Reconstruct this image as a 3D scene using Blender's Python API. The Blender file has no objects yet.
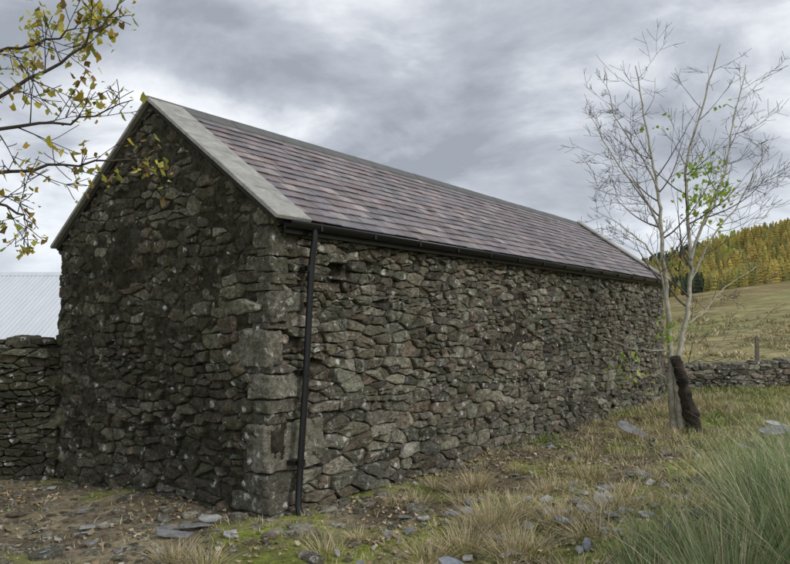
import bpy, bmesh, math, random
import numpy as np
from mathutils import Vector, noise, Matrix
random.seed(7); np.random.seed(7)
R=random
scene=bpy.context.scene
scene.view_settings.view_transform='Standard'
scene.view_settings.look='None'
scene.view_settings.exposure=0
COL=scene.collection

# ------------------------------------------------------------ helpers
def link(ob,parent=None):
    COL.objects.link(ob)
    if parent: ob.parent=parent
    return ob
def empty(name,loc=(0,0,0),rotz=0):
    e=bpy.data.objects.new(name,None); e.location=loc; e.rotation_euler=(0,0,rotz); e.empty_display_size=.3
    return link(e)
def pymesh(name,verts,faces,mat=None,parent=None,cols=None,smooth=False):
    me=bpy.data.meshes.new(name); me.from_pydata(verts,[],faces); me.update()
    if cols is not None:
        a=me.attributes.new('col','FLOAT_COLOR','POINT')
        c=np.ones((len(verts),4),dtype=np.float32); c[:,:3]=np.array(cols,dtype=np.float32)[:,:3]
        a.data.foreach_set('color',c.ravel())
    if smooth: me.polygons.foreach_set('use_smooth',[True]*len(me.polygons))
    if mat: me.materials.append(mat)
    return link(bpy.data.objects.new(name,me),parent)
def npmesh(name,V,Q,mat=None,parent=None,cols=None,smooth=False):
    V=np.asarray(V,dtype=np.float32); Q=np.asarray(Q,dtype=np.int32); k=Q.shape[1]
    me=bpy.data.meshes.new(name)
    me.vertices.add(len(V)); me.vertices.foreach_set('co',V.ravel())
    me.loops.add(Q.size); me.loops.foreach_set('vertex_index',Q.ravel())
    me.polygons.add(len(Q)); me.polygons.foreach_set('loop_start',np.arange(0,Q.size,k,dtype=np.int32))
    me.polygons.foreach_set('loop_total',np.full(len(Q),k,dtype=np.int32))
    me.update(calc_edges=True)
    if cols is not None:
        a=me.attributes.new('col','FLOAT_COLOR','POINT')
        c=np.ones((len(V),4),dtype=np.float32); c[:,:3]=cols
        a.data.foreach_set('color',c.ravel())
    me.polygons.foreach_set('use_smooth',np.full(len(Q),smooth,dtype=bool))
    if mat: me.materials.append(mat)
    return link(bpy.data.objects.new(name,me),parent)

def sstep(a,b,x):
    t=np.clip((x-a)/(b-a),0,1); return t*t*(3-2*t)
def vn(x,y,s=0):
    xi=np.floor(x).astype(np.int64); yi=np.floor(y).astype(np.int64); fx=x-xi; fy=y-yi
    fx=fx*fx*(3-2*fx); fy=fy*fy*(3-2*fy)
    def h(a,b):
        n=(a*374761393+b*668265263+s*974634777)&0xffffffff
        n=((n^(n>>13))*1274126177)&0xffffffff
        return ((n^(n>>16))&0xffff)/65535.0
    return (h(xi,yi)*(1-fx)+h(xi+1,yi)*fx)*(1-fy)+(h(xi,yi+1)*(1-fx)+h(xi+1,yi+1)*fx)*fy
def fbm(x,y,s=0,o=4):
    r=0;a=.5;t=0
    for i in range(o):
        r=r+a*vn(x*2**i,y*2**i,s+i*17); t+=a; a*=.5
    return r/t

# ------------------------------------------------------------ materials
class NT:
    def __init__(s,name):
        s.m=bpy.data.materials.new(name); s.m.use_nodes=True; s.t=s.m.node_tree
        s.b=s.t.nodes['Principled BSDF']; s.n=s.t.nodes
        s.tc=s.n.new('ShaderNodeTexCoord').outputs['Object']
    def l(s,a,b): s.t.links.new(a,b)
    def noise(s,scale,detail=4,rough=.6,dist=0,vec=None):
        n=s.n.new('ShaderNodeTexNoise'); n.inputs['Scale'].default_value=scale; n.inputs['Detail'].default_value=min(detail,4)
        n.inputs['Roughness'].default_value=rough; n.inputs['Distortion'].default_value=dist
        s.l(vec or s.tc,n.inputs['Vector']); return n.outputs['Fac']
    def vor(s,scale,vec=None,feature='F1'):
        n=s.n.new('ShaderNodeTexVoronoi'); n.feature=feature; n.inputs['Scale'].default_value=scale
        s.l(vec or s.tc,n.inputs['Vector']); return n.outputs['Distance']
    def mapr(s,x,a,b,c=0,d=1):
        n=s.n.new('ShaderNodeMapRange'); n.inputs[1].default_value=a;n.inputs[2].default_value=b;n.inputs[3].default_value=c;n.inputs[4].default_value=d
        s.l(x,n.inputs[0]); return n.outputs[0]
    def math(s,op,a,b=None):
        n=s.n.new('ShaderNodeMath'); n.operation=op
        for i,v in enumerate((a,b)):
            if v is None: continue
            if isinstance(v,(int,float)): n.inputs[i].default_value=v
            else: s.l(v,n.inputs[i])
        return n.outputs[0]
    def mix(s,f,a,b,mode='MIX'):
        n=s.n.new('ShaderNodeMix'); n.data_type='RGBA'; n.blend_type=mode
        for i,v in ((0,f),(6,a),(7,b)):
            if isinstance(v,(int,float)): n.inputs[i].default_value=v
            elif isinstance(v,tuple): n.inputs[i].default_value=(v[0],v[1],v[2],1)
            else: s.l(v,n.inputs[i])
        return n.outputs[2]
    def attr(s,name='col'):
        n=s.n.new('ShaderNodeAttribute'); n.attribute_name=name; return n.outputs['Color']
    def scalevec(s,x,y,z):
        n=s.n.new('ShaderNodeMapping'); n.inputs['Scale'].default_value=(x,y,z); s.l(s.tc,n.inputs['Vector']); return n.outputs[0]
    def grey(s,f):
        n=s.n.new('ShaderNodeCombineColor')
        for i in range(3): s.l(f,n.inputs[i])
        return n.outputs[0]
    def bump(s,h,strength=.5,dist=.01,prev=None):
        n=s.n.new('ShaderNodeBump'); n.inputs['Strength'].default_value=strength; n.inputs['Distance'].default_value=dist
        s.l(h,n.inputs['Height'])
        if prev: s.l(prev,n.inputs['Normal'])
        s.l(n.outputs[0],s.b.inputs['Normal']); return n.outputs[0]
    def fin(s,c,rough=.9,spec=.3):
        if isinstance(c,tuple): s.b.inputs['Base Color'].default_value=(*c,1)
        else: s.l(c,s.b.inputs['Base Color'])
        s.b.inputs['Roughness'].default_value=rough; s.b.inputs['Specular IOR Level'].default_value=spec
        return s.m

def stone_mat(name,dark=(.042,.040,.033),lich=.60,moss=.5,tint=(1,1,1),stain=.55,damp=.65,spots=1.0):
    t=NT(name)
    c=t.mix(1.0,t.attr(),tint,'MULTIPLY')
    n1=t.noise(18,4,.72); c=t.mix(1.0,c,t.grey(t.mapr(n1,.32,.68,.42,1.6)),'MULTIPLY')
    n2=t.noise(5,4,.65,.4)
    c=t.mix(t.mapr(n2,.54,.70,0,.35),c,(.17,.125,.08))
    c=t.mix(t.mapr(t.noise(1.1,4,.65,.6),stain-.12,stain+.12,0,damp),c,dark)
    c=t.mix(t.math('MULTIPLY',t.mapr(t.noise(3.1,4,.75,.3),.46,.62),moss),c,(.085,.090,.045))
    c=t.mix(t.mapr(t.noise(8,4,.8,.2),lich,lich+.04,0,.85),c,(.44,.445,.39))
    l2=t.math('MULTIPLY',t.mapr(t.vor(4.6,t.scalevec(1,1,1)),.22,.13),t.mapr(n1,.40,.53))
    l2=t.math('MULTIPLY',l2,t.mapr(n2,.43,.51,0,spots))
    c=t.mix(l2,c,(.74,.74,.69))
    t.bump(t.math('ADD',n1,t.math('MULTIPLY',t.noise(60,3,.7),.5)),1.0,.04)
    return t.fin(c,.95,.12)
M_wall=stone_mat('rubble_stone',tint=(1.17,1.14,1.05),moss=.42,stain=.61,lich=.58)
M_gable=stone_mat('damp_rubble_stone',tint=(1.0,.97,.86),moss=.6,stain=.50,lich=.605,damp=.65)
M_dry=stone_mat('field_stone',tint=(.70,.70,.58),moss=.7,stain=.50)
M_far=stone_mat('far_field_stone',tint=(1.3,1.28,1.22),moss=.3,stain=.65)
t=NT('earth_mortar'); c=t.mix(t.mapr(t.noise(7,4,.75),.35,.65),(.022,.020,.015),(.115,.10,.077)); c=t.mix(t.mapr(t.noise(1.3,4,.7),.45,.62,0,.7),c,(.032,.030,.021)); t.bump(t.noise(25,4,.8),1,.04); M_mort=t.fin(c,.95,.1)
t=NT('gable_mortar'); c=t.mix(t.mapr(t.noise(9,4,.78,.3),.35,.68),(.026,.024,.017),(.15,.138,.10))
c=t.mix(t.mapr(t.noise(1.6,4,.7),.45,.65,0,.75),c,(.040,.039,.024)); t.bump(t.noise(26,4,.8),1,.05); M_gmort=t.fin(c,.95,.1)
t=NT('slate'); c=t.attr(); c=t.mix(1.0,c,t.grey(t.mapr(t.noise(9,4,.7),.3,.7,.68,1.32)),'MULTIPLY')
c=t.mix(t.mapr(t.noise(2,4,.65),.42,.72,0,.4),c,(.27,.255,.25)); t.bump(t.noise(30,4,.75,0,t.scalevec(1,2,2)),.6,.010); M_slate=t.fin(c,.45,.5)
t=NT('verge_concrete'); c=t.mix(t.mapr(t.noise(5,4,.75,.4),.35,.7),(.29,.288,.26),(.50,.495,.455))
c=t.mix(t.mapr(t.noise(14,4,.75),.58,.74,0,.5),c,(.17,.172,.135)); t.bump(t.noise(60,4,.7),.5,.006); M_conc=t.fin(c,.85,.3)
t=NT('verge_underside'); M_dark=t.fin(t.mix(t.noise(6),(.03,.03,.03),(.07,.065,.055)),.9,.1)
t=NT('black_plastic'); t.bump(t.noise(15,3),.05,.003); M_black=t.fin((.012,.012,.014),.35,.5)
t=NT('ridge_grey'); M_ridge=t.fin(t.mix(t.noise(5,4,.7),(.09,.09,.09),(.20,.20,.195)),.7,.3)
t=NT('ground_soil'); c=t.attr()
c=t.mix(1.0,c,t.grey(t.mapr(t.noise(11,4,.78,.3),.3,.7,.45,1.6)),'MULTIPLY')
c=t.mix(1.0,c,t.grey(t.mapr(t.noise(.55,4,.8),.36,.64,.58,1.42)),'MULTIPLY')
c=t.mix(t.mapr(t.noise(.13,4,.75,.3),.48,.66,0,.45),c,(.27,.205,.10))
t.bump(t.noise(18,4,.8),1,.05); M_ground=t.fin(c,.95,.1)
def veg_mat(name,rough=.6,trans=.25,var=6):
    t=NT(name); c=t.mix(1.0,t.attr(),t.grey(t.mapr(t.noise(var,1,.6),.3,.7,.75,1.25)),'MULTIPLY')
    t.fin(c,rough,.25)
    if trans>0:
        tr=t.n.new('ShaderNodeBsdfTranslucent'); t.l(c,tr.inputs['Color'])
        mx=t.n.new('ShaderNodeMixShader'); mx.inputs[0].default_value=trans
        t.l(t.b.outputs[0],mx.inputs[1]); t.l(tr.outputs[0],mx.inputs[2]); t.l(mx.outputs[0],t.n['Material Output'].inputs[0])
    return t.m
M_grass=veg_mat('grass_blades',.6,0); M_leaf=veg_mat('leaf',.5,.4); M_litter=veg_mat('dead_leaf',.8,0); M_forest=veg_mat('forest_foliage',.9,0,.05)
def bark_mat(name,a,b,sp):
    t=NT(name); c=t.mix(t.mapr(t.noise(6,4,.7,.3),.35,.65),a,b); c=t.mix(t.mapr(t.noise(19,4,.7),.6,.7,0,.6),c,sp)
    t.bump(t.noise(30,4,.75,0,t.scalevec(1,1,.35)),.8,.015); return t.fin(c,.85,.2)
M_bark=bark_mat('ash_bark',(.30,.28,.21),(.60,.57,.47),(.11,.12,.06))
M_twig=bark_mat('twig_bark',(.11,.095,.085),(.20,.175,.15),(.07,.06,.05))
M_darkbark=bark_mat('mossy_dark_bark',(.014,.012,.010),(.075,.06,.045),(.07,.08,.03))

# ------------------------------------------------------------ terrain
TH=math.radians(52.3); C0=np.array([-1.347,7.28]); RU=np.array([math.cos(TH),math.sin(TH)]); RV=np.array([-RU[1],RU[0]])
W=4.58; L=14.1
def to_uv(x,y):
    dx=x-C0[0]; dy=y-C0[1]; return dx*RU[0]+dy*RU[1], dx*RV[0]+dy*RV[1]
def hgt(x,y):
    x=np.asarray(x,float); y=np.asarray(y,float)
    d=np.hypot(x,y); phi=np.arctan2(x,y)
    n=(fbm(x*.5+50,y*.5+50,3)-.5)*.16+(fbm(x*2.3+50,y*2.3+50,9)-.5)*.10*(d<60)
    h=n-.16*sstep(1,5,-x)
    h=h+.25*sstep(1.4,3.4,x)*sstep(9,5.5,y)
    k=sstep(-.05,.62,phi)*(1-sstep(1.9,2.7,phi))
    fld=np.clip((d-24)/226,0,1)*15*sstep(.05,.60,phi)*(1-sstep(2.0,2.8,phi))
    hill=sstep(225,470,d)*(23+22*k)*(.12+.88*k)
    h=h+fld+hill*(1-.35*sstep(520,1400,d))+sstep(40,300,d)*(fbm(x*.012+9,y*.012+9,21)-.5)*8
    return h
def axis(c):
    p=[0.];s=.09
    while p[-1]<1700:
        if p[-1]>9: s*=1.055
        p.append(p[-1]+s)
    p=np.array(p); return np.concatenate([-p[:0:-1],p])+c
ax=axis(1.); ay=axis(9.)
X,Y=np.meshgrid(ax,ay); Z=hgt(X,Y)
nx,ny=len(ax),len(ay)
idx=np.arange(nx*ny).reshape(ny,nx)
Q=np.stack([idx[:-1,:-1],idx[:-1,1:],idx[1:,1:],idx[1:,:-1]],-1).reshape(-1,4)
x=X.ravel();y=Y.ravel(); d=np.hypot(x,y)
def lerp(a,b,t): return a+(b-a)*t[:,None]
def groundcol(x,y):
    d=np.hypot(x,y); phi=np.arctan2(x,y)
    a=fbm(x*.9+7,y*.9+7,31); b=fbm(x*1.7+3,y*1.7+70,44); c=fbm(x*5,y*5,57)
    col=np.tile(np.array([[.20,.165,.115]]),(len(x),1))
    col=lerp(col,np.array([.37,.31,.20]),sstep(.44,.60,b)*.8)
    moss=np.maximum(sstep(.47,.56,a),sstep(.42,.5,a)*sstep(7.6,6.0,y)*(x<.6))
    col=lerp(col,np.array([.26,.31,.065]),moss*(.35+.65*sstep(.4,.6,c)))
    f=sstep(12,26,d)
    field=np.tile(np.array([[.29,.30,.11]]),(len(x),1)); fn=fbm(x*.05+5,y*.05,77); field=lerp(field,np.array([.40,.34,.17]),sstep(.35,.6,fn)*.85)
    fm=fbm(x*.25+15,y*.25,78); field=lerp(field,np.array([.22,.22,.09]),sstep(.42,.62,fm)*.7)
    br=sstep(.0,.05,(.50+.0009*(d-100))-phi+(.06*(fbm(x*.03,y*.03,99)-.5)))*sstep(60,110,d)
    field=lerp(field,np.array([.24,.18,.08]),br*.85*sstep(.25,.45,fm))
    col=lerp(col,field,f)
    col=lerp(col,np.array([.12,.10,.03]),sstep(215,240,d)*(sstep(.1,.3,phi)))
    return col
npmesh('ground',np.stack([x,y,Z.ravel()],-1),Q,M_ground,cols=groundcol(x,y),smooth=True)

# ------------------------------------------------------------ rubble stones
def clip(poly,a,b,c):
    out=[];n=len(poly)
    for i in range(n):
        p=poly[i];q=poly[(i+1)%n]; dp=a*p[0]+b*p[1]-c; dq=a*q[0]+b*q[1]-c
        if dp<=0: out.append(p)
        if (dp<0<dq) or (dq<0<dp):
            t=dp/(dp-dq); out.append((p[0]+t*(q[0]-p[0]),p[1]+t*(q[1]-p[1])))
    return out
PAL=[(.20,.194,.165),(.15,.146,.124),(.25,.242,.205),(.11,.105,.092),(.178,.163,.137),(.188,.160,.137),(.30,.288,.25),(.15,.149,.134),(.178,.150,.125),(.22,.212,.178)]
def rubble(s0,s1,z0,z1,bounds,emap,scale=1.0,prot=(.0,.05),gap=(.003,.012),big=12,bottombig=True,rough=1.0,an=.42,seed=1,holes=(),rects=(),miss=.012,bigs=(),bigr=(.13,.29)):
    rr=random.Random(seed)
    seeds=[];z=z0;row=0
    while z<z1:
        f=(z-z0)/(z1-z0); q=rr.random()
        h=rr.uniform(.045,.075) if q<.32 else (rr.uniform(.075,.13) if q<.80 else rr.uniform(.13,.20))
        h*=scale*(1.0+(.5*(1-f)**2 if bottombig else 0))
        s=s0-rr.uniform(0,.3)
        while s<s1+.3:
            w=rr.uniform(.10,.40)*(.65+.5*h/.12)
            if rr.random()<.16: w=rr.uniform(.05,.09)
            wob=.20*noise.noise(Vector((s*.7,row*.22,seed*3.1)))+.05*noise.noise(Vector((s*2.4,row*.5,seed*1.1)))
            if rr.random()<.22 and h>.085:
                seeds.append((s+w/2,z+h*.22+wob)); seeds.append((s+w/2+rr.uniform(-.03,.03),z+h*.78+wob))
            else: seeds.append((s+w/2,z+h/2+wob+rr.uniform(-.26,.26)*h))
            s+=w
        z+=h; row+=1
    BL=[(rr.uniform(s0,s1),z0+(z1-z0)*rr.random()**1.2,None,None) for k in range(big)]+[tuple(q) for q in bigs]
    for (cx,cz,rx,rz) in BL:
        if rx is None: rx=rr.uniform(*bigr)*scale; rz=rx*rr.uniform(.38,.68)
        seeds=[q for q in seeds if abs((q[0]-cx)/rx)**3+abs((q[1]-cz)/rz)**3>1]; seeds.append((cx,cz))
        for e in range(rr.randint(0,2)):
            a=rr.uniform(0,6.28); seeds.append((cx+rx*1.1*math.cos(a),cz+rz*1.1*math.sin(a)))
    S=[(a*an,b) for a,b in seeds]; cell=.15; G={}
    for i,(a,b) in enumerate(S): G.setdefault((int(a//cell),int(b//cell)),[]).append(i)
    V=[];F=[];K=[]
    for i,(a,b) in enumerate(S):
        poly=[(a-.35,b-.35),(a+.35,b-.35),(a+.35,b+.35),(a-.35,b+.35)]
        gi,gj=int(a//cell),int(b//cell); nb=[]
        for di in range(-2,3):
            for dj in range(-2,3): nb+=G.get((gi+di,gj+dj),[])
        nb=[j for j in nb if j!=i]
        nb.sort(key=lambda j:(S[j][0]-a)**2+(S[j][1]-b)**2)
        for j in nb[:26]:
            ox,oy=S[j]; dx,dy=ox-a,oy-b
            if dx*dx+dy*dy<1e-8: continue
            poly=clip(poly,dx,dy,(ox*ox+oy*oy-a*a-b*b)/2)
            if len(poly)<3: break
        poly=[(p[0]/an,p[1]) for p in poly]
        for (ca,cb,cc) in bounds:
            if len(poly)>=3: poly=clip(poly,ca,cb,cc)
        if len(poly)<3: continue
        n=len(poly);q=[]
        for k in range(n):
            p0=poly[k];p1=poly[(k+1)%n]
            ln=math.hypot(p1[0]-p0[0],p1[1]-p0[1])
            if ln<.012: q.append(((p0[0]+p1[0])/2,(p0[1]+p1[1])/2)); continue
            c=min(.28,.013/ln); m=max(1,int(ln/.05))
            for e in range(m+1):
                tt=c+(1-2*c)*e/m; q.append((p0[0]+tt*(p1[0]-p0[0]),p0[1]+tt*(p1[1]-p0[1])))
        poly=q;n=len(poly)
        if n<3: continue
        cx=sum(p[0] for p in poly)/n; cz=sum(p[1] for p in poly)/n
        md=min(math.hypot(p[0]-cx,p[1]-cz) for p in poly)
        if md<.012 or (md<.05 and rr.random()<miss*2): continue
        if any(((cx-hx)/ha)**2+((cz-hz)/hb)**2<1 for (hx,hz,ha,hb) in holes): continue
        if any(a0<cx<a1 and b0<cz<b1 for (a0,a1,b0,b1) in rects): continue
        bigf=max(0,min(1,(md-.04)/.06))
        pr=rr.uniform(*prot)*(1+.4*bigf)+.012; ta=rr.uniform(-.18,.18)*(1-.5*bigf); tb=rr.uniform(-.38,.38)*(1-.5*bigf); gp=rr.uniform(*gap)
        base=len(V); so=rr.uniform(0,100)
        bul=.06*noise.noise(Vector((cx*.8,cz*.9,seed*7.)))
        def ring(ins,dep,jit,dome=0):
            for p in poly:
                dx,dz=p[0]-cx,p[1]-cz; dd=math.hypot(dx,dz)+1e-6
                jn=(noise.noise(Vector((p[0]*16+so,p[1]*16,ins*40)))+.9*noise.noise(Vector((p[0]*6+so,p[1]*6,7))))*jit
                k=max(.12,(dd-gp-min(ins,dd*.6)+jn)/dd)
                px,pz=cx+dx*k,cz+dz*k
                e=0 if dep is None else bul+dep*pr+dome*bigf+ta*dx*k+tb*dz*k+noise.noise(Vector((px*10+so,pz*13,5)))*.026*rough+noise.noise(Vector((px*26+so,pz*30,9)))*.009*rough
                V.append(emap(px,pz,-.13 if dep is None else e))
        ring(0,None,.012); ring(0,.35,.015,-.006); ring(min(.009,md*.22),.92,.013,0); ring(md*.38,1.0,.016,.003); ring(md*.72,1.03,.012,.006)
        V.append(emap(cx,cz,bul+1.03*pr+.006*bigf+noise.noise(Vector((cx*10+so,cz*13,5)))*.026*rough))
        for r in range(4):
            o=base+r*n
            for k in range(n): F.append((o+k,o+(k+1)%n,o+n+(k+1)%n,o+n+k))
        o=base+4*n
        for k in range(n): F.append((o+k,o+(k+1)%n,base+5*n))
        pc=rr.choice(PAL); v=rr.uniform(.6,1.25)*(1.1 if md>.08 else 1)
        col=(pc[0]*v*rr.uniform(.95,1.05),pc[1]*v,pc[2]*v*rr.uniform(.94,1.05))
        K+= [col]*(len(V)-base)
    return V,F,K

def rock(V,F,K,cen,size,rot=0,seed=0,rough=.5,col=None,cuts=3,tilt=0,pw=6,fine=.10):
    n=cuts+2; base=len(V); mp={}
    rm=Matrix.Rotation(rot,3,'Z')@Matrix.Rotation(tilt,3,'X')
    mn=min(size)
    def vid(i,j,k):
        key=(i,j,k)
        if key in mp: return mp[key]
        p=Vector((i/(n-1)*2-1,j/(n-1)*2-1,k/(n-1)*2-1))
        s=Vector([math.copysign(abs(c)**.8,c) for c in p])
        ln=(abs(s.x)**pw+abs(s.y)**pw+abs(s.z)**pw)**(1./pw)
        q=s/ln if ln>0 else s
        w=Vector((q.x*size[0]/2,q.y*size[1]/2,q.z*size[2]/2))
        w+=noise.noise_vector(w*(1.3/mn)+Vector((seed*3.7,seed*1.3,0)))*mn*rough*.28
        w+=noise.noise_vector(w*(4.0/mn)+Vector((seed*1.7,seed*2.3,0)))*mn*rough*fine
        w=rm@w
        V.append((cen[0]+w.x,cen[1]+w.y,cen[2]+w.z)); mp[key]=len(V)-1; return mp[key]
    m=n-1
    for a in range(m):
        for b in range(m):
            F.append((vid(a,b,0),vid(a,b+1,0),vid(a+1,b+1,0),vid(a+1,b,0)))
            F.append((vid(a,b,m),vid(a+1,b,m),vid(a+1,b+1,m),vid(a,b+1,m)))
            F.append((vid(a,0,b),vid(a+1,0,b),vid(a+1,0,b+1),vid(a,0,b+1)))
            F.append((vid(a,m,b),vid(a,m,b+1),vid(a+1,m,b+1),vid(a+1,m,b)))
            F.append((vid(0,a,b),vid(0,a,b+1),vid(0,a+1,b+1),vid(0,a+1,b)))
            F.append((vid(m,a,b),vid(m,a+1,b),vid(m,a+1,b+1),vid(m,a,b+1)))
    if col is None: col=R.choice(PAL); v=R.uniform(.7,1.2); col=tuple(c*v for c in col)
    K+=[col]*(len(V)-base)

# ------------------------------------------------------------ barn
barn=empty('stone_barn',(C0[0],C0[1],0),TH)
ZE=3.21; VO=.15; APEX=4.95; SL=(APEX-ZE)/(W/2+VO)
ztop=3.22
bl=[(-1,0,0),(1,0,L),(0,1,ztop),(0,-1,.35)]
bigs=[(1.35,1.10,.27,.14),(1.45,.60,.30,.16),(2.0,.85,.25,.13),(1.15,.2,.30,.15),(1.8,.22,.30,.14),(2.5,.35,.28,.15),(3.1,.7,.28,.14),(2.2,1.35,.22,.11),(.85,2.95,.24,.10),(1.05,1.9,.22,.13),(3.6,.3,.28,.14),(1.5,2.35,.2,.11),(2.9,2.1,.22,.11),(4.4,.5,.28,.14),(4.0,1.6,.22,.12),(.9,1.45,.2,.12),(7.8,2.78,.28,.11),(8.5,2.78,.24,.11)]
# z0,z1,length along long wall,length along gable,tone
QF=[(-.3,.03,.50,.36,.14),(.03,.24,.34,.62,.15),(.24,.45,.46,.40,.13),(.45,.98,.88,.33,.20),(.98,1.10,.30,.5,.12),(1.10,1.24,.44,.26,.15),(1.24,1.52,.54,.34,.19),(1.52,1.60,.28,.42,.11),(1.60,2.00,.25,.62,.17),(2.00,2.07,.36,.28,.13),(2.07,2.20,.25,.40,.12),(2.20,2.42,.48,.30,.16),(2.42,2.50,.26,.36,.12),(2.50,2.62,.38,.26,.14),(2.62,2.80,.26,.44,.13),(2.80,2.88,.36,.25,.15),(2.88,3.12,.44,.28,.15)]
rl=[(-1,la-.09,z0,z1) for (z0,z1,la,lb,g) in QF]; rg=[(W-lb+.09,W+1,z0,z1) for (z0,z1,la,lb,g) in QF]
V,F,K=rubble(0,L,-.35,ztop,bl,lambda s,z,e:(s,-e,z),big=170,seed=3,holes=[(1.0,2.70,.19,.09)],bigs=bigs,rects=rl,gap=(.003,.013),prot=(-.005,.048))
pymesh('long_wall_stones',V,F,M_wall,barn,K)
V,F,K=rubble(0,L,-.35,ztop,bl,lambda s,z,e:(L-s,W+e,z),big=30,scale=1.5,seed=4)
pymesh('rear_wall_stones',V,F,M_wall,barn,K)
off=.085
gb=[(-1,0,0),(1,0,W),(0,-1,.4),(-SL,1,ZE+SL*VO-off),(SL,1,ZE+SL*(W+VO)-off)]
V,F,K=rubble(0,W,-.4,APEX,gb,lambda s,z,e:(-e*(1-.4*max(0,min(1,(z-1.)/2.))),W-s,z),big=50,prot=(-.012,.05),gap=(.005,.016),rough=1.2,seed=5,miss=.12,an=.5,rects=rg)
pymesh('gable_wall_stones',V,F,M_gable,barn,K)
V,F,K=rubble(0,W,-.4,APEX,gb,lambda s,z,e:(L+e,s,z),big=22,scale=1.3,seed=6)
pymesh('far_gable_stones',V,F,M_wall,barn,K)
b=.11
def prism(name,pts,u0,u1,mat,par):
    n=len(pts); V=[(u0,p[0],p[1]) for p in pts]+[(u1,p[0],p[1]) for p in pts]
    F=[tuple(range(n-1,-1,-1)),tuple(range(n,2*n))]+[(k,(k+1)%n,n+(k+1)%n,n+k) for k in range(n)]
    o=pymesh(name,V,F,mat,par); bm=bmesh.new(); bm.from_mesh(o.data); bmesh.ops.recalc_face_normals(bm,faces=bm.faces); bm.to_mesh(o.data); bm.free(); return o
prism('wall_core',[(b,-.6),(W-b,-.6),(W-b,3.1),(W/2,4.75),(b,3.1)],b,L-b,M_mort,barn)
def mortar(name,s0,s1,z0,fn,mat,ns,nz,base,amp,roof=False,seed=5,flip=False):
    ss=np.linspace(s0,s1,ns); zz=np.linspace(z0,APEX if roof else ztop-.03,nz)
    S,ZZ=np.meshgrid(ss,zz)
    if roof: ZZ=np.minimum(ZZ,np.minimum(ZE+SL*(S+VO),ZE+SL*(W+VO-S))-.10)
    E=base(S,ZZ)+(fbm(S*6+5,ZZ*8+9,seed,5)-.5)*amp
    ii=np.arange(S.size).reshape(S.shape)
    Q=np.stack([ii[:-1,:-1],ii[:-1,1:],ii[1:,1:],ii[1:,:-1]],-1).reshape(-1,4)
    npmesh(name,fn(S.ravel(),ZZ.ravel(),E.ravel()),Q[:,::-1] if flip else Q,mat,barn,smooth=True)
mortar('gable_mortar',.05,W-.02,-.4,lambda s,z,e:np.stack([-e,s,z],-1),M_gmort,230,240,
    lambda s,z:-.012+.028*sstep(.8,2.8,z)+(fbm(s*1.1,z*1.1+9,8,3)-.5)*.07-.03*sstep(.4,.1,s),.10,True,5,True)
mortar('long_wall_mortar',.05,L-.02,-.35,lambda s,z,e:np.stack([s,-e,z],-1),M_mort,700,170,
    lambda s,z:-.030-.075*((((s-1.0)/.2)**2+((z-2.70)/.1)**2)<1)+(fbm(s*.9,z*1.1+9,18,3)-.5)*.07,.085,False,15)
def quoins(u,v,su,sv,name,seed,mat,fixed=()):
    rr=random.Random(seed); V=[];F=[];K=[]; z=-.3; k=0
    def put(z,h,la,lb,c,o0=.005,o1=.05):
        ou=rr.uniform(o0,o1); ov=rr.uniform(o0,o1)
        rock(V,F,K,(u+su*(la/2-ou),v+sv*(lb/2-ov),z+h/2),(la,lb,h*1.0),rr.uniform(-.07,.07),rr.uniform(0,90),.36,c,cuts=13,tilt=rr.uniform(-.05,.05),pw=14,fine=.16)
    for (z0,z1,la,lb,g) in fixed:
        g*=rr.uniform(.85,1.1); put(z0,z1-z0,la,lb,(g,g*.965,g*.84),.005,.05); z=z1
    while z<3.1:
        h=rr.choice([rr.uniform(.08,.14),rr.uniform(.14,.26)])
        h=min(h,3.14-z)
        if h<.05: break
        la,lb=(rr.uniform(.35,.6),rr.uniform(.2,.32)) if k%2==0 else (rr.uniform(.2,.32),rr.uniform(.35,.6))
        c=rr.choice(PAL); vv=rr.uniform(.6,1.05)
        put(z,h,la,lb,tuple(q*vv for q in c)); z+=h; k+=1
    pymesh(name,V,F,mat,barn,K)
quoins(0,0,1,1,'near_corner_quoins',11,M_wall,QF)
quoins(0,W,1,-1,'left_corner_quoins',12,M_gable)
quoins(L,0,-1,1,'far_corner_quoins',13,M_wall)
quoins(L,W,-1,-1,'rear_corner_quoins',14,M_wall)
V=[];F=[];K=[]; rr=random.Random(8)
rock(V,F,K,(1.0,-.02,2.60),(.36,.14,.035),.1,3,.5,(.10,.098,.085),cuts=4); rock(V,F,K,(.98,-.01,2.81),(.42,.12,.05),-.05,4,.5,(.12,.115,.10),cuts=4)
for k in range(26):
    rock(V,F,K,(rr.uniform(.8,L-.4),-.02,rr.uniform(.4,3.0)),(rr.uniform(.12,.34),.13,rr.uniform(.03,.09)),rr.uniform(-.2,.2),rr.uniform(0,99),.5,cuts=4,tilt=rr.uniform(-.2,.2))
pymesh('projecting_stones',V,F,M_wall,barn,K)

# roof
cs=1/math.sqrt(1+SL*SL); sn=SL*cs
def rp(side,u,s,n):
    v=-VO+s*cs-n*sn; z=ZE+s*sn+n*cs
    return (u,v,z) if side==0 else (u,W-v,z)
SLEN=(W/2+VO)/cs
def rbox(V,F,side,u0,u1,s0,s1,n0a,n1a,n0b=None,n1b=None):
    n0b=n0a if n0b is None else n0b; n1b=n1a if n1b is None else n1b
    o=len(V)
    V+= [rp(side,u0,s0,n0a),rp(side,u1,s0,n0a),rp(side,u1,s1,n0b),rp(side,u0,s1,n0b),rp(side,u0,s0,n1a),rp(side,u1,s0,n1a),rp(side,u1,s1,n1b),rp(side,u0,s1,n1b)]
    f=[(0,3,2,1),(4,5,6,7),(0,1,5,4),(1,2,6,5),(2,3,7,6),(3,0,4,7)]
    F+=[tuple(o+i for i in (q if side==0 else q[::-1])) for q in f]
V=[];F=[]
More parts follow.
